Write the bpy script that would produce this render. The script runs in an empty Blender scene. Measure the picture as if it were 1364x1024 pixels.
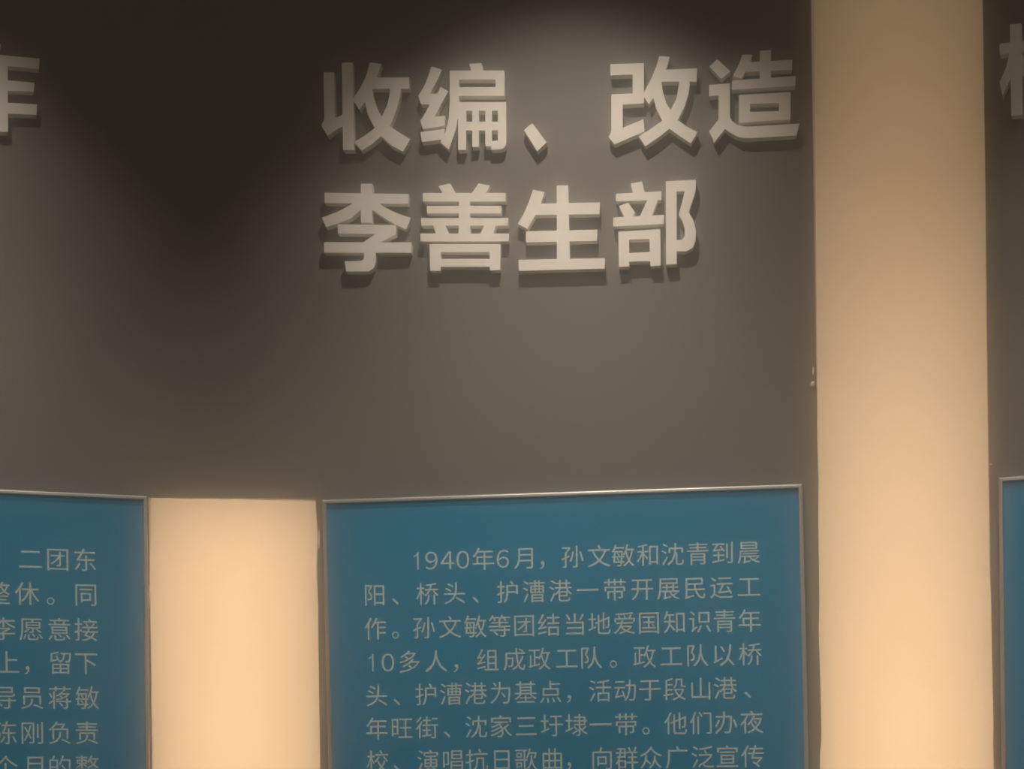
import bpy, bmesh, math, random
from mathutils import Matrix, Vector
from mathutils.geometry import delaunay_2d_cdt

scene = bpy.context.scene
COL = scene.collection
random.seed(4)

# ---------------------------------------------------------------- camera
ROLL = 0.014
cam_data = bpy.data.cameras.new('camera')
cam_data.sensor_width = 36.0
cam_data.lens = 36.0 * 2400.0 / 1364.0
cam_data.shift_y = 568.0 / 1364.0
cam = bpy.data.objects.new('camera', cam_data)
COL.objects.link(cam)
c, s = math.cos(ROLL), math.sin(ROLL)
cam.matrix_world = Matrix(((c, s, 0, 0), (0, 0, -1, 0), (-s, c, 0, 1.5), (0, 0, 0, 1)))
scene.camera = cam

# ---------------------------------------------------------------- world and exposure
world = bpy.data.worlds.new('dim_hall')
scene.world = world
world.use_nodes = True
world.node_tree.nodes['Background'].inputs[0].default_value = (1.0, 0.82, 0.62, 1)
world.node_tree.nodes['Background'].inputs[1].default_value = 0.10
scene.view_settings.view_transform = 'Standard'
scene.view_settings.look = 'None'
scene.view_settings.gamma = 1.0
scene.view_settings.use_curve_mapping = False
scene.view_settings.exposure = 0.0
scene.cycles.volume_bounces = 2

# ---------------------------------------------------------------- track spotlights above the walls
LAMPS = [(-0.8715,2.3944,3.2056),(0.0453,2.5004,3.2639),(0.951,2.2885,3.109)]
AIMS = [(-1.081,2.9888,1.8639),(0.0937,3.1288,1.8638),(1.156,2.8845,1.8204)]
POWER = (32.0, 50.0, 31.0)
for p, q, w in zip(LAMPS, AIMS, POWER):
    ld = bpy.data.lights.new('track_spotlight', 'SPOT')
    ld.energy = w
    ld.color = (1.0, 0.87, 0.72)
    ld.spot_size = math.radians(74)
    ld.spot_blend = 1.0
    ld.shadow_soft_size = 0.022
    lo = bpy.data.objects.new('track_spotlight', ld)
    COL.objects.link(lo)
    lo.location = p
    lo.rotation_euler = (Vector(q) - Vector(p)).to_track_quat('-Z', 'Y').to_euler()

# added unseen fill spots, farther out, brightening the panels and lower walls
for p, q, w in zip([(-0.4213,0.995,3.2743),(-0.1125,1.0389,3.3354),(0.437,0.9113,3.1747)], [(-1.0825,2.9883,1.7393),(0.1049,3.1276,1.7331),(1.1545,2.885,1.7002)], (80.0, 105.0, 80.0)):
    ld = bpy.data.lights.new('panel_fill_spot', 'SPOT')
    ld.energy = w
    ld.color = (1.0, 0.87, 0.72)
    ld.spot_size = math.radians(36)
    ld.spot_blend = 1.0
    ld.shadow_soft_size = 0.06
    lo = bpy.data.objects.new('panel_fill_spot', ld)
    COL.objects.link(lo)
    lo.location = p
    lo.rotation_euler = (Vector(q) - Vector(p)).to_track_quat('-Z', 'Y').to_euler()

# ---------------------------------------------------------------- materials
def material(name, color, rough=0.5, spec=0.5, bump=0.0, bump_scale=900.0, metal=0.0, mottling=0.0):
    m = bpy.data.materials.new(name)
    m.use_nodes = True
    nt = m.node_tree
    b = nt.nodes['Principled BSDF']
    b.inputs['Base Color'].default_value = (*color, 1)
    b.inputs['Roughness'].default_value = rough
    b.inputs['Specular IOR Level'].default_value = spec
    b.inputs['Metallic'].default_value = metal
    tc = nt.nodes.new('ShaderNodeTexCoord')
    if bump:
        n = nt.nodes.new('ShaderNodeTexNoise')
        n.inputs['Scale'].default_value = bump_scale
        n.inputs['Detail'].default_value = 3
        bp = nt.nodes.new('ShaderNodeBump')
        bp.inputs['Strength'].default_value = bump
        bp.inputs['Distance'].default_value = 0.001
        nt.links.new(tc.outputs['Object'], n.inputs['Vector'])
        nt.links.new(n.outputs['Fac'], bp.inputs['Height'])
        nt.links.new(bp.outputs['Normal'], b.inputs['Normal'])
    if mottling:
        n2 = nt.nodes.new('ShaderNodeTexNoise')
        n2.inputs['Scale'].default_value = 420
        n2.inputs['Detail'].default_value = 2
        mx = nt.nodes.new('ShaderNodeMix')
        mx.data_type = 'RGBA'
        mx.inputs[6].default_value = (*[x * (1 - mottling) for x in color], 1)
        mx.inputs[7].default_value = (*[x * (1 + mottling) for x in color], 1)
        nt.links.new(tc.outputs['Object'], n2.inputs['Vector'])
        nt.links.new(n2.outputs['Fac'], mx.inputs[0])
        nt.links.new(mx.outputs[2], b.inputs['Base Color'])
    return m

M_WALL = material('grey_satin_wall_paint', (0.150, 0.138, 0.125), 0.5, 0.5, 0.15, 1200, mottling=0.12)
M_LETTER = material('pale_lacquer', (0.90, 0.86, 0.80), 0.4, 0.4)
M_FRAME = material('brushed_aluminium', (0.62, 0.59, 0.56), 0.34, 0.5, metal=0.8)
M_BOARD = material('blue_printed_board', (0.012, 0.215, 0.40), 0.6, 0.5, mottling=0.10)
M_INK = material('pale_printed_ink', (0.62, 0.70, 0.67), 0.6, 0.4)
M_HOUSING = material('grey_housing', (0.5, 0.48, 0.45), 0.8, 0.2)
M_PUTTY = material('dried_putty', (0.8, 0.76, 0.7), 0.8, 0.3, 0.4, 300)
M_FLOOR = material('dark_floor', (0.10, 0.09, 0.08), 0.5, 0.4)

def translucent_material():
    m = bpy.data.materials.new('opal_acrylic_diffuser')
    m.use_nodes = True
    nt = m.node_tree
    nt.nodes.remove(nt.nodes['Principled BSDF'])
    out = nt.nodes['Material Output']
    t = nt.nodes.new('ShaderNodeBsdfTranslucent')
    t.inputs['Color'].default_value = (0.86, 0.82, 0.76, 1)
    d = nt.nodes.new('ShaderNodeBsdfDiffuse')
    d.inputs['Color'].default_value = (0.62, 0.56, 0.48, 1)
    mix = nt.nodes.new('ShaderNodeMixShader')
    mix.inputs[0].default_value = 0.4
    nt.links.new(t.outputs[0], mix.inputs[1])
    nt.links.new(d.outputs[0], mix.inputs[2])
    nt.links.new(mix.outputs[0], out.inputs['Surface'])
    return m
M_OPAL = translucent_material()

# ---------------------------------------------------------------- wall facets: x along the wall, -y off the wall, z up
FRAMES = {'left': (-0.62573,3.13499,0.310669),'corner': (-0.62573,3.13499,0.139626),'middle': (-0.33682,3.17559,-0.10821),'strip': (0.53048,3.08137,-0.235619),'right': (0.80672,3.01505,-0.357792)}
LEFT_END, LEN_CORNER, LEN_MIDDLE, LEN_STRIP = [-1.04129,0.29175567928691887,0.8724037185119937,0.2840899542204084]

def place(o, facet, sx=0.0, h=0.0, d=0.0):
    X, Y, a = FRAMES[facet]
    o.location = (X + math.cos(a) * sx + math.sin(a) * d, Y + math.sin(a) * sx - math.cos(a) * d, h)
    o.rotation_euler = (0, 0, a)

def point(facet, sx, h, d=0.0):
    X, Y, a = FRAMES[facet]
    return Vector((X + math.cos(a) * sx + math.sin(a) * d, Y + math.sin(a) * sx - math.cos(a) * d, h))

def mesh_object(name, bm, mat, parent=None, smooth=False):
    me = bpy.data.meshes.new(name)
    bm.normal_update()
    bm.to_mesh(me)
    bm.free()
    me.materials.append(mat)
    if smooth:
        for p in me.polygons:
            p.use_smooth = True
    o = bpy.data.objects.new(name, me)
    COL.objects.link(o)
    if parent:
        o.parent = parent
    return o

def tag(o, label, cat, group=None):
    o['label'] = label
    o['category'] = cat
    if group:
        o['group'] = group
    return o

def prism(bm, pts, d0, d1, cap_back=True):
    """a polygon (s, h) thickened from depth d0 (wall) to d1 (front)"""
    f = [bm.verts.new((x, -d1, z)) for x, z in pts]
    b = [bm.verts.new((x, -d0, z)) for x, z in pts]
    bm.faces.new(f)
    if cap_back:
        bm.faces.new(b[::-1])
    n = len(pts)
    for i in range(n):
        j = (i + 1) % n
        bm.faces.new((f[i], b[i], b[j], f[j]))
    bmesh.ops.recalc_face_normals(bm, faces=bm.faces)

def union_solid(polys, d0, d1):
    """strokes merged into one outline, then given thickness"""
    vs, fs = [], []
    for p in polys:
        area = sum(p[i][0] * p[(i + 1) % len(p)][1] - p[(i + 1) % len(p)][0] * p[i][1] for i in range(len(p)))
        q = p if area > 0 else p[::-1]
        k = len(vs)
        vs += [Vector(v) for v in q]
        fs.append(list(range(k, k + len(q))))
    ov, oe, of, _a, _b, src = delaunay_2d_cdt(vs, [], fs, 1, 1e-5)
    of = [f for f, o in zip(of, src) if o]
    bm = bmesh.new()
    front = [bm.verts.new((v.x, -d1, v.y)) for v in ov]
    faces = [bm.faces.new([front[i] for i in f]) for f in of]
    bmesh.ops.dissolve_limit(bm, angle_limit=0.002, verts=bm.verts, edges=bm.edges)
    r = bmesh.ops.extrude_face_region(bm, geom=bm.faces[:])
    for v in [g for g in r['geom'] if isinstance(g, bmesh.types.BMVert)]:
        v.co.y = -d0
    bmesh.ops.recalc_face_normals(bm, faces=bm.faces)
    return bm

# ---------------------------------------------------------------- walls
TOP = 3.40
BOX_TOP = max(p[1] for p in [(0.03642,2.05128),(0.0685,2.05005),(0.1136,2.05077),(0.13296,2.0494),(0.14851,2.05087),(0.1848,2.0494),(0.22384,2.04927),(0.26301,2.04888)]) + 0.004
def wall(name, cols, low=0.0):
    """cols: (plan point, shading direction) pairs; adjoining facets share the direction at their seam"""
    bm = bmesh.new()
    for p, _ in cols:
        for z in (low, TOP):
            bm.verts.new((p.x, p.y, z))
    bm.verts.ensure_lookup_table()
    for i in range(len(cols) - 1):
        bm.faces.new([bm.verts[k] for k in (2 * i, 2 * i + 2, 2 * i + 3, 2 * i + 1)])
    o = mesh_object(name, bm, M_WALL, smooth=True)
    o.data.normals_split_custom_set_from_vertices([(n.x, n.y, 0) for _, n in cols for _z in (0, 1)])
    o['kind'] = 'structure'
    return o
def facing(*facets):
    v = sum((Vector((math.sin(FRAMES[f][2]), -math.cos(FRAMES[f][2]))) for f in facets), Vector((0, 0)))
    return v.normalized()
E_ = 0.09
wall('wall_left', [(point('left', LEFT_END - 0.15, 0), facing('left')), (point('left', -E_, 0), facing('left')),
                   (point('corner', 0, 0), facing('left', 'corner'))])
wall('wall_corner', [(point('corner', 0, 0), facing('left', 'corner')), (point('corner', E_, 0), facing('corner')),
                     (point('corner', LEN_CORNER - E_, 0), facing('corner')), (point('middle', 0, 0), facing('corner', 'middle'))], BOX_TOP)
wall('wall_middle', [(point('middle', 0, 0), facing('corner', 'middle')), (point('middle', E_, 0), facing('middle')),
                     (point('middle', LEN_MIDDLE, 0), facing('middle'))])
wall('wall_right', [(point('right', 0.0, 0), facing('right')), (point('right', 1.0, 0), facing('right'))])

# ---------------------------------------------------------------- light boxes
def light_box(facet, left, right, top, wide, lamps, label):
    """opal front standing a little proud of the wall, white housing behind it, lamps inside"""
    root = bpy.data.objects.new('light_box', None)
    COL.objects.link(root)
    place(root, facet, 0, 0.3)
    tag(root, label, 'light box', 'tall light boxes between the wall panels')
    z0 = -0.0
    PROUD = 0.012
    outline = [(x, h - 0.3) for x, h in top] + [(x, h - 0.3) for x, h in right] + \
              [(right[-1][0], z0), (left[-1][0], z0)] + [(x, h - 0.3) for x, h in left[::-1]]
    bm = bmesh.new()
    prism(bm, outline, -0.004, PROUD, cap_back=False)
    bmesh.ops.recalc_face_normals(bm, faces=bm.faces)
    dif = mesh_object('diffuser', bm, M_OPAL, root)
    zt = max(h for _, h in left + right + top) - 0.3 + 0.003
    bm = bmesh.new()
    a0, a1, dep = 0.001, wide - 0.001, -0.15
    v = [bm.verts.new((x, y, z)) for z in (z0, zt) for x, y in ((a0, 0.005), (a1, 0.005), (a1, -dep), (a0, -dep))]
    for f in ((1, 2, 6, 5), (2, 3, 7, 6), (3, 0, 4, 7), (4, 5, 6, 7), (3, 2, 1, 0)):
        bm.faces.new([v[i] for i in f])
    mesh_object('housing', bm, M_HOUSING, root)
    for h, w in lamps:
        ld = bpy.data.lights.new('lamp', 'AREA')
        ld.shape = 'RECTANGLE'
        ld.size = wide * 0.8
        ld.size_y = 0.12
        ld.energy = w
        ld.color = (1.0, 0.69, 0.42)
        lo = bpy.data.objects.new('lamp', ld)
        COL.objects.link(lo)
        lo.parent = root
        lo.location = (wide / 2, 0.14, h - 0.3)
        lo.rotation_euler = (math.radians(90), 0, 0)   # shines off the wall towards the room
    return root

def ramp(h):
    pts = LAMP_RAMP
    for (h0, w0), (h1, w1) in zip(pts, pts[1:]):
        if h <= h1:
            return w0 + (w1 - w0) * max(0, h - h0) / (h1 - h0)
    return pts[-1][1]
LAMP_RAMP = ((0.3, 1.0), (1.60, 1.08), (2.1, 0.76), (2.5, 0.40), (2.95, 0.175), (3.4, 0.15))
GAIN = 0.88
light_box('corner', [(0.00506,2.05122),(0.00478,2.00332),(0.0033,1.95124),(0.00199,1.91219),(0.00325,1.87314),(0.00194,1.83409),(0.00309,1.76901),(0.00169,1.70394),(0.00294,1.66489),(0.00423,1.61932),(0.0023,1.59981),(0.00307,1.58158)], [(0.28958,2.04849),(0.28962,2.03201),(0.29187,2.00566),(0.29216,1.9793),(0.28987,1.94633),(0.28941,1.91337),(0.29135,1.87383),(0.29109,1.80791),(0.29095,1.742),(0.2909,1.6629),(0.29104,1.57853)], [(0.03642,2.05128),(0.0685,2.05005),(0.1136,2.05077),(0.13296,2.0494),(0.14851,2.05087),(0.1848,2.0494),(0.22384,2.04927),(0.26301,2.04888)], LEN_CORNER,
          [(h, GAIN * ramp(h) * (1.5 if h > 1.9 else 1.0)) for h in (0.45, 0.65, 0.85, 1.05, 1.25, 1.45, 1.62, 1.78, 1.95)],
          'short glowing cream light box in the wall corner, its top level with the blue panels')
light_box('strip', [(x, h) for x, h in [([(0.00634,2.87336),(0.00553,2.79674),(0.0047,2.61781),(0.00384,2.46444),(0.00273,2.31107),(0.00222,2.18322),(0.00126,2.13212),(0.00247,2.05531),(0.00109,1.99143),(0.00104,1.85074),(-0.00081,1.79964),(0.00053,1.72285),(0.00167,1.64095),(0.00083,1.60772),(-0.00149,1.59498),(-0.0023,1.56429)][0][0], 3.38)]] + [(0.00634,2.87336),(0.00553,2.79674),(0.0047,2.61781),(0.00384,2.46444),(0.00273,2.31107),(0.00222,2.18322),(0.00126,2.13212),(0.00247,2.05531),(0.00109,1.99143),(0.00104,1.85074),(-0.00081,1.79964),(0.00053,1.72285),(0.00167,1.64095),(0.00083,1.60772),(-0.00149,1.59498),(-0.0023,1.56429)], [([(0.28293,2.84054),(0.28337,2.76539),(0.28354,2.65273),(0.28366,2.59014),(0.28291,2.4275),(0.28218,2.2398),(0.28182,2.05206),(0.28243,1.98944),(0.28204,1.88933),(0.28342,1.8392),(0.28361,1.7641),(0.28436,1.67647),(0.28463,1.63391),(0.28391,1.60764),(0.28422,1.55883)][0][0], 3.38)] + [(0.28293,2.84054),(0.28337,2.76539),(0.28354,2.65273),(0.28366,2.59014),(0.28291,2.4275),(0.28218,2.2398),(0.28182,2.05206),(0.28243,1.98944),(0.28204,1.88933),(0.28342,1.8392),(0.28361,1.7641),(0.28436,1.67647),(0.28463,1.63391),(0.28391,1.60764),(0.28422,1.55883)], [], LEN_STRIP,
          [(0.45 + 0.17 * k, GAIN * ramp(0.45 + 0.17 * k)) for k in range(17)],
          'full height glowing cream light box rising past the title, right of the middle panel')

# ---------------------------------------------------------------- raised title characters
CHARS = [('middle',0.1002,2.6513,'收',[[(-0.0732,0.1463),(-0.0544,0.1452),(-0.0542,0.0648),(-0.0543,0.0608),(-0.073,0.0547)],[(-0.0729,0.064),(-0.0787,0.0539),(-0.0674,0.0346),(-0.0545,0.0436),(-0.0389,0.051),(-0.0386,0.0711),(-0.0542,0.0651)],[(-0.0404,0.1615),(-0.0213,0.1604),(-0.0207,0.0073),(-0.0404,0.0083)],[(0.0096,0.1589),(0.0294,0.155),(0.0214,0.1322),(0.0139,0.1165),(0.0092,0.1033),(-0.001,0.0905),(-0.0103,0.0776),(-0.0219,0.0953),(-0.0191,0.1005),(-0.0079,0.116),(0.0015,0.1343)],[(0.0141,0.1323),(0.0779,0.1286),(0.0777,0.1089),(0.0102,0.1128)],[(0.0444,0.1148),(0.0643,0.1136),(0.0617,0.0959),(0.0551,0.073),(0.0447,0.0485),(0.0291,0.0306),(0.0125,0.0171),(-0.0077,0.0057),(-0.0202,0.0216),(-0.0018,0.0314),(0.0165,0.0438),(0.0295,0.0637),(0.0398,0.0846),(0.0443,0.1076)],[(-0.001,0.0923),(0.013,0.113),(0.0146,0.0986),(0.0207,0.0785),(0.0295,0.0619),(0.0429,0.0459),(0.0599,0.0334),(0.0788,0.0207),(0.0658,-0.0),(0.0451,0.0118),(0.029,0.0279),(0.0147,0.0466),(0.0042,0.0687)]]),('middle',0.2709,2.6463,'编',[[(-0.053,0.1505),(-0.0345,0.1437),(-0.0434,0.1254),(-0.0563,0.103),(-0.0428,0.1027),(-0.0372,0.114),(-0.0238,0.1056),(-0.034,0.0883),(-0.0488,0.0624),(-0.0304,0.0635),(-0.0313,0.0463),(-0.0698,0.0427),(-0.0738,0.0575),(-0.0668,0.067),(-0.0566,0.0846),(-0.0719,0.0855),(-0.0768,0.1006),(-0.0661,0.1169),(-0.0586,0.1344)],[(-0.0741,0.0373),(-0.0307,0.0409),(-0.0331,0.0226),(-0.0714,0.0199)],[(-0.021,0.1411),(-0.0045,0.1401),(-0.0052,0.0867),(-0.0074,0.0583),(-0.0122,0.0372),(-0.0244,0.004),(-0.039,0.0181),(-0.0293,0.0363),(-0.0236,0.0592),(-0.0218,0.0876)],[(0.0133,0.1512),(0.0349,0.1512),(0.0377,0.1373),(0.0171,0.1385)],[(-0.021,0.1415),(0.075,0.1359),(0.0747,0.1204),(-0.0212,0.126)],[(0.0592,0.1368),(0.075,0.1359),(0.0743,0.092),(0.0586,0.0929)],[(-0.0067,0.1117),(0.0745,0.1071),(0.0743,0.092),(-0.0069,0.0966)],[(-0.007,0.0859),(0.0769,0.0812),(0.0767,0.0661),(-0.0072,0.0708)],[(-0.007,0.0859),(0.007,0.0851),(0.0058,0.002),(-0.0082,0.0027)],[(0.0178,0.0845),(0.0294,0.0839),(0.0283,0.0061),(0.0167,0.0067)],[(0.0403,0.0681),(0.0516,0.0675),(0.0507,0.0061),(0.0395,0.0068)],[(0.0626,0.082),(0.0769,0.0812),(0.0762,0.0092),(0.0725,0.0023),(0.0653,0.0),(0.0501,-0.0),(0.0485,0.0152),(0.0616,0.0153)],[(-0.0075,0.0517),(0.0764,0.0471),(0.0762,0.0323),(-0.0077,0.0369)]]),('middle',0.3975,2.6395,'、',[[(-0.0195,0.0377),(-0.0047,0.0491),(0.0196,0.0143),(0.0031,0.0)]]),('middle',0.6008,2.6379,'改',[[(-0.0717,0.1447),(-0.0141,0.1428),(-0.0144,0.1243),(-0.072,0.125)],[(-0.0335,0.1439),(-0.0141,0.1428),(-0.0151,0.0741),(-0.0344,0.0752)],[(-0.0707,0.0927),(-0.0148,0.0917),(-0.0151,0.0737),(-0.071,0.0737)],[(-0.0707,0.0927),(-0.0513,0.0917),(-0.0521,0.0341),(-0.0162,0.0468),(-0.0147,0.0256),(-0.0666,0.0063),(-0.0765,0.0192),(-0.0716,0.0296)],[(0.0124,0.1535),(0.0304,0.1511),(0.024,0.1308),(0.0149,0.1094),(0.0023,0.0837),(-0.0063,0.0718),(-0.0156,0.0856),(-0.0134,0.096),(-0.0026,0.1139),(0.0065,0.1345)],[(0.017,0.1295),(0.0765,0.1287),(0.0753,0.1062),(0.0149,0.1094)],[(0.0462,0.1111),(0.0644,0.11),(0.062,0.0891),(0.0546,0.0649),(0.0429,0.0427),(0.0278,0.0276),(0.0083,0.0137),(-0.0138,-0.0),(-0.0247,0.0173),(-0.0055,0.0286),(0.0158,0.0424),(0.03,0.0592),(0.0408,0.0797),(0.045,0.1023)],[(0.0014,0.0828),(0.0149,0.1094),(0.0182,0.0898),(0.0232,0.0719),(0.0317,0.0574),(0.0429,0.0418),(0.0594,0.0286),(0.0759,0.0197),(0.0642,0.001),(0.0452,0.0144),(0.0296,0.0267),(0.0158,0.0433),(0.0064,0.0623)]]),('middle',0.7727,2.638,'造',[[(-0.0745,0.1306),(-0.0607,0.1421),(-0.0392,0.1203),(-0.0542,0.108)],[(-0.018,0.1476),(-0.0011,0.1466),(-0.0051,0.1341),(-0.0123,0.1196),(-0.0203,0.1069),(-0.035,0.1122),(-0.0261,0.1274)],[(-0.0077,0.1342),(0.0662,0.1339),(0.0653,0.1168),(-0.0123,0.1175)],[(0.0116,0.1524),(0.0302,0.1525),(0.0295,0.1032),(0.0109,0.1042)],[(-0.0365,0.1044),(0.071,0.1057),(0.0705,0.0894),(-0.0367,0.0886)],[(-0.025,0.0788),(-0.0059,0.0789),(-0.0066,0.0313),(-0.0257,0.0318)],[(-0.025,0.0788),(0.0625,0.0789),(0.0623,0.0611),(-0.0252,0.0634)],[(0.043,0.0788),(0.0625,0.0789),(0.061,0.0323),(0.0423,0.0316)],[(-0.0254,0.0494),(0.0621,0.0475),(0.061,0.0328),(-0.0257,0.0318)],[(-0.0753,0.099),(-0.0404,0.0998),(-0.0407,0.0809),(-0.0756,0.0797)],[(-0.0592,0.0995),(-0.0401,0.0998),(-0.0409,0.0423),(-0.0361,0.0342),(-0.0258,0.0266),(-0.0119,0.0241),(0.0765,0.0245),(0.0707,0.0047),(-0.0122,0.0043),(-0.0278,0.0074),(-0.0416,0.0161),(-0.0493,0.0226),(-0.0679,-0.0),(-0.0764,0.0197),(-0.0601,0.039)]]),('middle',0.0996,2.4455,'李',[[(-0.0091,0.1539),(0.0112,0.1528),(0.0102,0.0848),(-0.0101,0.0858)],[(-0.0737,0.1414),(0.075,0.1317),(0.0742,0.1147),(-0.074,0.1234)],[(-0.022,0.1213),(-0.0047,0.1214),(-0.0094,0.1087),(-0.0269,0.0947),(-0.0471,0.0876),(-0.0719,0.0807),(-0.0789,0.0981),(-0.0541,0.1059),(-0.0358,0.114)],[(0.0062,0.1208),(0.0229,0.1178),(0.0369,0.1085),(0.0549,0.0987),(0.0787,0.09),(0.0699,0.0702),(0.051,0.0792),(0.033,0.0908),(0.0097,0.1077)],[(-0.0511,0.0851),(0.0525,0.0787),(0.0517,0.0627),(-0.0514,0.0689)],[(0.0191,0.0691),(0.0517,0.0657),(0.0517,0.0627),(0.0243,0.0504),(0.0161,0.046),(-0.0039,0.0469),(-0.0038,0.0532),(0.0163,0.0648)],[(-0.0759,0.0549),(0.079,0.0471),(0.0784,0.0292),(-0.0761,0.0365)],[(-0.0048,0.0514),(0.0161,0.0504),(0.0152,0.0146),(0.0118,0.0058),(0.0027,-0.0),(-0.0374,0.0018),(-0.0398,0.0199),(-0.0116,0.0191),(-0.007,0.0207),(-0.0051,0.0263)]]),('middle',0.2719,2.4374,'善',[[(-0.0446,0.151),(-0.024,0.1542),(-0.013,0.1346),(-0.0364,0.1358)],[(0.0259,0.1517),(0.0456,0.1471),(0.0373,0.132),(0.0122,0.1333)],[(-0.0724,0.1403),(0.0731,0.1329),(0.0726,0.1183),(-0.0723,0.1256)],[(-0.0655,0.1176),(0.0651,0.111),(0.0646,0.0981),(-0.0653,0.1045)],[(-0.0757,0.0967),(0.0766,0.0891),(0.0759,0.0762),(-0.0756,0.0836)],[(-0.0084,0.137),(0.0101,0.1361),(0.0103,0.063),(-0.0104,0.064)],[(-0.0551,0.084),(-0.0341,0.083),(-0.0253,0.0647),(-0.0494,0.0659)],[(0.0356,0.0796),(0.0557,0.0786),(0.0494,0.0611),(0.0264,0.0622)],[(-0.0779,0.07),(0.0778,0.0624),(0.0769,0.0488),(-0.0778,0.0562)],[(-0.0616,0.0508),(0.0629,0.0448),(0.0622,0.0312),(-0.0618,0.037)],[(-0.0616,0.0508),(-0.0421,0.0498),(-0.0428,0.0035),(-0.0611,0.0043)],[(0.0432,0.0458),(0.0629,0.0448),(0.0614,0.0001),(0.0435,0.0)],[(-0.0479,0.0244),(0.0491,0.0199),(0.049,0.0063),(-0.0481,0.0109)]]),('middle',0.44,2.4314,'生',[[(-0.0475,0.142),(-0.0276,0.1369),(-0.0344,0.1178),(-0.0436,0.0987),(-0.0582,0.0746),(-0.0751,0.0843),(-0.0641,0.1015),(-0.0558,0.1197)],[(-0.0425,0.1176),(0.0679,0.1144),(0.0669,0.0941),(-0.0463,0.0983)],[(-0.0064,0.1474),(0.0135,0.1463),(0.0144,0.0135),(-0.008,0.0145)],[(-0.061,0.0706),(0.063,0.0678),(0.0617,0.0484),(-0.0612,0.0516)],[(-0.0745,0.0221),(0.0751,0.0177),(0.0745,0.0),(-0.0744,0.003)]]),('middle',0.6014,2.4319,'部',[[(-0.0403,0.1435),(-0.0209,0.146),(-0.0162,0.1264),(-0.0361,0.1256)],[(-0.0661,0.1272),(0.0123,0.1276),(0.0117,0.1126),(-0.0663,0.1143)],[(-0.0611,0.1057),(-0.0452,0.1111),(-0.0336,0.0938),(-0.0402,0.0844),(-0.0508,0.0849)],[(-0.0116,0.1147),(0.0059,0.1129),(-0.0059,0.0836),(-0.0261,0.0846)],[(-0.0711,0.0868),(0.0161,0.0869),(0.0155,0.0714),(-0.0713,0.0714)],[(-0.0626,0.0617),(0.0092,0.0629),(0.009,0.0467),(-0.0628,0.0475)],[(-0.0626,0.0617),(-0.0444,0.062),(-0.0449,0.0013),(-0.0626,0.0011)],[(-0.0097,0.0626),(0.0092,0.0629),(0.0091,0.0004),(-0.0085,-0.0)],[(-0.0543,0.0242),(-0.0015,0.0247),(-0.0017,0.0085),(-0.0545,0.0095)],[(0.0199,0.1444),(0.0384,0.1442),(0.0365,0.0014),(0.0184,0.0014)],[(0.0199,0.1444),(0.0712,0.1443),(0.0704,0.1255),(0.0196,0.1263)],[(0.053,0.129),(0.0711,0.1386),(0.07,0.1229),(0.0582,0.0892),(0.0502,0.0799),(0.0411,0.0853)],[(0.0411,0.0853),(0.0582,0.0892),(0.0659,0.0756),(0.07,0.0578),(0.0692,0.0403),(0.0643,0.0282),(0.0529,0.0226),(0.0354,0.0235),(0.0356,0.0428),(0.0453,0.0423),(0.0506,0.0482),(0.0513,0.0588),(0.0475,0.0748)]]),('left',-0.2495,2.6517,'作',[[(0.0063,0.1353),(0.0235,0.1373),(0.0223,0.009),(0.0051,0.0072)],[(-0.014,0.1373),(0.0757,0.1389),(0.0746,0.1217),(-0.0142,0.1195)],[(0.0088,0.096),(0.0667,0.0969),(0.0657,0.0819),(0.0085,0.0778)],[(0.0083,0.0578),(0.0704,0.0606),(0.0697,0.0428),(0.008,0.0387)],[(-0.0045,0.1592),(0.0133,0.1566),(0.0043,0.1334),(-0.0061,0.1079),(-0.0187,0.0909),(-0.031,0.1017),(-0.0157,0.1293)],[(-0.0436,0.1537),(-0.0271,0.1505),(-0.0442,0.1088),(-0.0456,0.0017),(-0.0621,0.0),(-0.061,0.0828),(-0.0693,0.075),(-0.0756,0.0932),(-0.0555,0.1248)]]),('right',0.097,2.629,'根',[[(-0.0525,0.1612),(-0.0338,0.1599),(-0.0338,0.0091),(-0.0522,0.01)],[(-0.0695,0.1303),(-0.0664,0.1319),(-0.0164,0.1298),(-0.0166,0.1126),(-0.069,0.1138)],[(-0.0534,0.114),(-0.0446,0.1135),(-0.0452,0.0736),(-0.0514,0.0727),(-0.0577,0.0609),(-0.0658,0.0449),(-0.0703,0.0684),(-0.059,0.0921)],[(-0.0376,0.1142),(-0.017,0.0855),(-0.0251,0.0686),(-0.0381,0.0797)],[(-0.0074,0.1492),(0.01,0.1472),(0.0082,0.0128),(-0.0093,0.0118)],[(-0.0074,0.1492),(0.06,0.1434),(0.0597,0.1273),(-0.0076,0.1329)],[(0.0445,0.1451),(0.06,0.1434),(0.059,0.0717),(0.0436,0.0723)],[(-0.0026,0.1203),(0.0596,0.1156),(0.0594,0.1004),(-0.0028,0.105)],[(-0.0029,0.0923),(0.0592,0.0869),(0.059,0.0717),(-0.0031,0.077)],[(-0.0145,0.0144),(-0.0091,0.0245),(0.0223,0.0306),(0.0246,0.014),(-0.0076,0.0061)],[(0.009,0.0778),(0.0281,0.0766),(0.038,0.0462),(0.0702,0.0143),(0.058,-0.0),(0.0308,0.0257),(0.0173,0.0494)],[(0.0588,0.0574),(0.0689,0.0414),(0.0447,0.0308),(0.0311,0.0473)]])]
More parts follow.
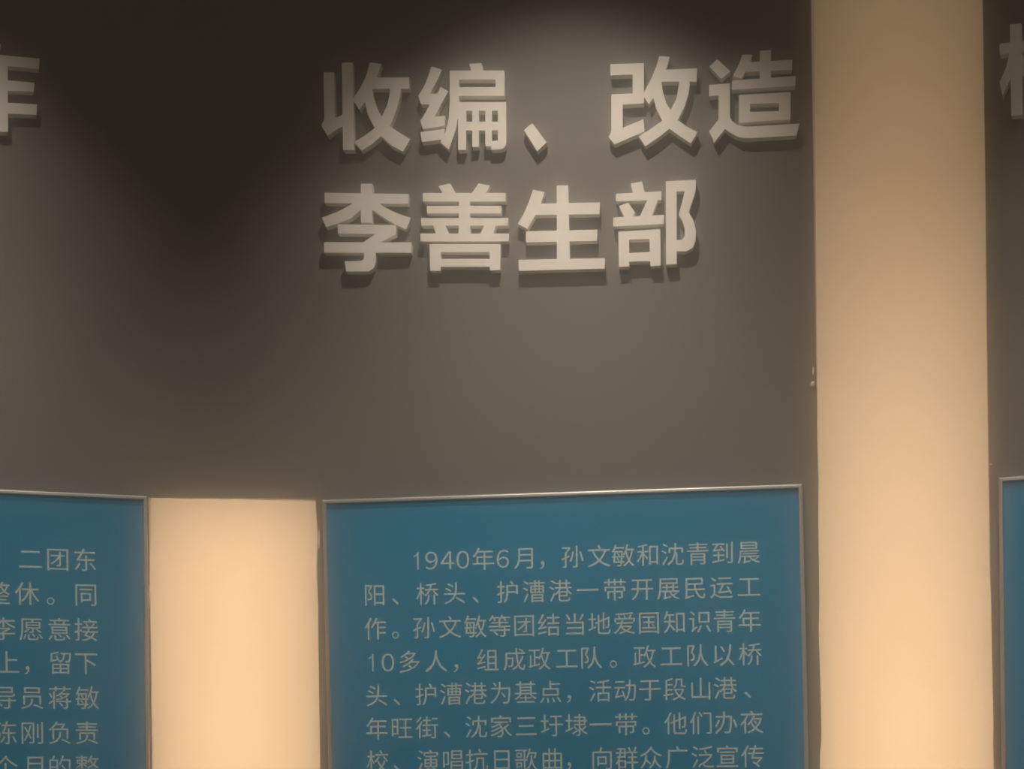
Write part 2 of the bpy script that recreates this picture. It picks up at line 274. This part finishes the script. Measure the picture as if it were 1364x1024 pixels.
LABELS = {
    '收': 'raised cream character 收, first of the upper title row on the dark wall',
    '编': 'raised cream character 编, second of the upper title row, many small openings',
    '、': 'raised cream comma stroke 、 in the middle of the upper title row',
    '改': 'raised cream character 改, just right of the comma in the upper title row',
    '造': 'raised cream character 造, end of the upper title row beside the tall light box',
    '李': 'raised cream character 李, first of the lower title row under 收',
    '善': 'raised cream character 善, second of the lower title row under 编',
    '生': 'raised cream character 生, brightest one, third of the lower title row',
    '部': 'raised cream character 部, end of the lower title row under 改',
    '作': 'raised dim cream character 作 cut off by the left edge of the photo',
    '根': 'raised dim cream character 根 cut off at right, beyond the tall light box',
}
for facet, sx, h, key, polys in CHARS:
    o = mesh_object('raised_character', union_solid(polys, 0.0, 0.018), M_LETTER)
    place(o, facet, sx, h)
    tag(o, LABELS[key], 'letter', {'middle': 'raised title characters on the middle wall'}.get(facet))

# ---------------------------------------------------------------- framed text panels
GLYPHS = {}
# the plain figure one: an upright bar with a short flag and no foot
GLYPHS['１'] = ([(0.30, 0.0), (0.365, 0.0), (0.365, 0.735), (0.315, 0.735), (0.30, 0.66), (0.15, 0.575), (0.15, 0.51), (0.30, 0.59)],
                [(0, 1, 2, 3, 4), (4, 5, 6, 7)])
def glyph(ch):
    if ch not in GLYPHS:
        cu = bpy.data.curves.new('glyph', 'FONT')
        cu.body = ch
        cu.size = 1.0
        cu.resolution_u = 3
        o = bpy.data.objects.new('glyph', cu)
        COL.objects.link(o)
        dg = bpy.context.evaluated_depsgraph_get()
        dg.update()
        me = bpy.data.meshes.new_from_object(o.evaluated_get(dg))
        vs = [(v.co.x, v.co.y) for v in me.vertices]
        fs = [tuple(p.vertices) for p in me.polygons]
        bpy.data.objects.remove(o)
        bpy.data.curves.remove(cu)
        bpy.data.meshes.remove(me)
        GLYPHS[ch] = (vs, fs)
    return GLYPHS[ch]

def text_line(root, row, em, sx, h, d):
    """one printed line: every glyph set by its own centre on the board"""
    bm = bmesh.new()
    for ch, gx, gz in row:
        vs, fs = glyph(chr(ord(ch) + 0xFEE0) if ch.isdigit() else ch)   # full-width figures
        k = em
        cx = (min(v[0] for v in vs) + max(v[0] for v in vs)) / 2
        bv = [bm.verts.new((gx - sx + (x - cx) * k, -d, gz - h + (y - 0.38) * k)) for x, y in vs]
        for f in fs:
            try:
                bm.faces.new([bv[i] for i in f])
            except ValueError:
                pass
    mesh_object('text_line', bm, M_INK, root)

def panel(facet, outer, rows, em, label):
    """outer: frame corners (s, h) clockwise from upper left"""
    sx = (outer[2][0] + outer[3][0]) / 2
    h = outer[2][1]
    root = bpy.data.objects.new('text_panel', None)
    COL.objects.link(root)
    place(root, facet, sx, h)
    tag(root, label, 'information panel', 'blue framed text panels')
    q = [Vector((x - sx, z - h)) for x, z in outer]
    W = 0.0072
    def inset(w):
        r = []
        for i in range(4):
            p, a, b = q[i], q[i - 1], q[(i + 1) % 4]
            ua, ub = (a - p).normalized(), (b - p).normalized()
            r.append(p + (ua + ub) * w / abs(ua.x * ub.y - ua.y * ub.x))
        return r
    inn = inset(W)
    bm = bmesh.new()
    DF = 0.012
    rings = []
    for ring, d in ((q, 0.0), (q, DF - 0.003), (inset(0.0004), DF - 0.0015), (inset(0.0015), DF - 0.0004), (inset(0.003), DF), (inset(W - 0.001), DF), (inn, DF - 0.001), (inn, 0.0)):
        rings.append([bm.verts.new((p.x, -d, p.y)) for p in ring])
    for a, b in zip(rings, rings[1:] + rings[:1]):
        for i in range(4):
            j = (i + 1) % 4
            bm.faces.new((a[i], a[j], b[j], b[i]))
    bmesh.ops.recalc_face_normals(bm, faces=bm.faces)
    mesh_object('frame', bm, M_FRAME, root)
    bm = bmesh.new()
    prism(bm, [(p.x, p.y) for p in inset(W - 0.0005)], 0.001, 0.006)
    mesh_object('board', bm, M_BOARD, root)
    for row in rows:
        text_line(root, row, em, sx, h, 0.0063)
    return root

def down(p, q, h):
    """the panel edge p-q continued down to height h"""
    k = (h - p[1]) / (q[1] - p[1])
    return (p[0] + (q[0] - p[0]) * k, h)
LOW = 0.85
A = [(0.01184,2.05119),(0.84623,2.05139),(0.85025,1.56458),(0.0165,1.57829)]
panel('middle', [A[0], A[1], down(A[1], A[2], LOW), down(A[0], A[3], LOW)], [[('1',0.1769,1.93992),('9',0.20412,1.93981),('4',0.2318,1.9397),('0',0.25943,1.9396),('年',0.29533,1.93946),('6',0.32958,1.93933),('月',0.36581,1.93919),('，',0.39835,1.93906),('孙',0.451,1.93886),('文',0.49723,1.93868),('敏',0.5387,1.93852),('和',0.58057,1.93836),('沈',0.62383,1.93819),('青',0.66697,1.93802),('到',0.70897,1.93786),('晨',0.75387,1.93769)],[('阳',0.10256,1.88209),('、',0.13937,1.88191),('桥',0.19597,1.88163),('头',0.24402,1.8814),('、',0.28099,1.88122),('护',0.33653,1.88095),('漕',0.38308,1.88072),('港',0.42959,1.88049),('一',0.47639,1.88026),('带',0.52356,1.88003),('开',0.57057,1.87981),('展',0.61539,1.87959),('民',0.66109,1.87936),('运',0.70664,1.87914),('工',0.75356,1.87891)],[('作',0.10277,1.82289),('。',0.13853,1.82279),('孙',0.18938,1.82264),('文',0.23536,1.82251),('敏',0.27964,1.82239),('等',0.32222,1.82227),('团',0.3652,1.82214),('结',0.40815,1.82202),('当',0.45348,1.82189),('地',0.4961,1.82177),('爱',0.53911,1.82165),('国',0.58148,1.82153),('知',0.62475,1.8214),('识',0.66889,1.82128),('青',0.71088,1.82116),('年',0.75376,1.82104)],[('1',0.09456,1.7637),('0',0.12455,1.76368),('多',0.16288,1.76365),('人',0.20999,1.76361),('，',0.24496,1.76358),('组',0.30064,1.76353),('成',0.3473,1.76349),('政',0.39124,1.76346),('工',0.43876,1.76342),('队',0.48194,1.76338),('。',0.51936,1.76335),('政',0.57302,1.76331),('工',0.61885,1.76327),('队',0.66454,1.76323),('以',0.70907,1.7632),('桥',0.75396,1.76316)],[('头',0.10427,1.70582),('、',0.1395,1.70583),('护',0.19087,1.70584),('漕',0.23528,1.70584),('港',0.27903,1.70585),('为',0.32214,1.70586),('基',0.36615,1.70586),('点',0.40961,1.70587),('，',0.44156,1.70587),('活',0.4955,1.70588),('动',0.53902,1.70589),('于',0.5814,1.7059),('段',0.62415,1.7059),('山',0.66881,1.70591),('港',0.7108,1.70592),('、',0.74864,1.70592)],[('年',0.10345,1.64796),('旺',0.14812,1.64788),('街',0.19214,1.64779),('、',0.22767,1.64773),('沈',0.27873,1.64763),('家',0.32287,1.64755),('三',0.36636,1.64747),('圩',0.41085,1.64739),('埭',0.4536,1.64731),('一',0.49571,1.64723),('带',0.53974,1.64715),('。',0.57395,1.64708),('他',0.62485,1.64699),('们',0.66799,1.64691),('办',0.71099,1.64683),('夜',0.75487,1.64674)],[('校',0.10368,1.59009),('、',0.13785,1.58999),('演',0.19289,1.58983),('唱',0.23729,1.5897),('抗',0.27895,1.58958),('日',0.32309,1.58945),('歌',0.36554,1.58933),('曲',0.41107,1.5892),('，',0.43992,1.58912),('向',0.49745,1.58895),('群',0.53994,1.58883),('众',0.5818,1.58871),('广',0.62556,1.58858),('泛',0.67072,1.58845),('宣',0.7127,1.58833),('传',0.75556,1.5882)]], 0.0418,
      'blue framed text panel under the large title, 1940 in its first line')
W_ = A[1][0] - A[0][0]
B = [(-0.24816,2.05685),(-0.00206,2.0553),(-0.00411,1.58163),(-0.25454,1.58318)]
k = (B[1][1] - B[0][1]) / (B[1][0] - B[0][0])
panel('left', [(B[1][0] - W_, B[1][1] - k * W_), B[1], down(B[1], B[2], LOW), (B[1][0] - W_ + (down(B[1], B[2], LOW)[0] - B[1][0]), LOW)], [[('二',-0.1996,1.94087),('团',-0.15438,1.94127),('东',-0.10863,1.94167)],[('整',-0.25353,1.88112),('休',-0.20608,1.88145),('。',-0.1674,1.88172),('同',-0.10831,1.88214)],[('李',-0.2454,1.821),('愿',-0.20023,1.82123),('意',-0.15352,1.82147),('接',-0.10864,1.8217)],[('上',-0.23967,1.76403),('，',-0.20767,1.76415),('留',-0.15242,1.76435),('下',-0.10942,1.7645)],[('导',-0.24538,1.70458),('员',-0.2002,1.70461),('蒋',-0.15423,1.70465),('敏',-0.10822,1.70468)],[('陈',-0.24496,1.6448),('刚',-0.20064,1.64475),('负',-0.15505,1.64471),('责',-0.10954,1.64466)],[('个',-0.24513,1.58682),('月',-0.20019,1.58669),('的',-0.15546,1.58657),('整',-0.10984,1.58645)]], 0.0425,
      'blue framed text panel left of the short corner light box, cut off')
R = [(0.01511,2.04397),(0.05671,2.04384),(0.05014,1.55779),(0.01397,1.55856)]
panel('right', [R[0], (R[0][0] + W_, R[0][1]), (R[0][0] + W_ + 0.006, LOW), down(R[0], R[3], LOW)], [], 0.0418,
      'narrow sliver of a blue framed panel right of the tall light box')

# ---------------------------------------------------------------- crumbs of putty on the wall edge
def chip(facet, sx, h, r, lean, label):
    bm = bmesh.new()
    bmesh.ops.create_icosphere(bm, subdivisions=2, radius=1.0)
    for v in bm.verts:
        k = 1 + random.uniform(-0.22, 0.22)
        x, y, z = v.co * k
        v.co = (x * r[0] + z * lean, y * r[1], z * r[2])
    o = mesh_object('putty_crumb', bm, M_PUTTY, smooth=True)
    place(o, facet, sx, h, r[1] * 0.8)
    tag(o, label, 'putty crumb')
CH = [[(0.8661,2.22215)],[(0.86757,2.24521)],[(0.00335,2.06889)],[(0.00383,1.98363)],[(-0.00037,1.88499)]]
chip('middle', *CH[0][0], (0.0034, 0.003, 0.0050), 0.001, 'pale crumb of dried putty on the dark wall at the tall light box edge')
chip('middle', *CH[1][0], (0.0016, 0.0015, 0.0070), 0.0006, 'thin curl of putty just above the crumb beside the tall light box')
chip('right', *CH[2][0], (0.0022, 0.001, 0.0010), -0.0004, 'tiny pale putty hook on the right edge of the tall light box')
chip('middle', *CH[3][0], (0.0014, 0.0012, 0.0150), 0.0003, 'thin bead of filler between the short light box and the middle panel')
chip('left', *CH[4][0], (0.0012, 0.0012, 0.0200), 0.0002, 'thin bead of filler between the left panel and the short light box')

# ---------------------------------------------------------------- added scatter volume imitating lens glare around the light boxes
hm = bpy.data.materials.new('glare_scatter')
hm.use_nodes = True
hm.node_tree.nodes.remove(hm.node_tree.nodes['Principled BSDF'])
vs_ = hm.node_tree.nodes.new('ShaderNodeVolumeScatter')
vs_.inputs['Color'].default_value = (1, 1, 1, 1)
vs_.inputs['Density'].default_value = 0.165
vs_.inputs['Anisotropy'].default_value = 0.991
hm.node_tree.links.new(vs_.outputs[0], hm.node_tree.nodes['Material Output'].inputs['Volume'])
bm = bmesh.new()
bmesh.ops.create_cube(bm, size=1.0)
for v in bm.verts:
    v.co = (v.co.x * 8.0, v.co.y * 10.0 + 3.1, (v.co.z + 0.5) * 4.2 - 0.1)
hz = mesh_object('glare_volume', bm, hm)
hz['kind'] = 'stuff'
tag(hz, 'added scatter volume imitating lens glare around the bright light boxes', 'glare_volume')
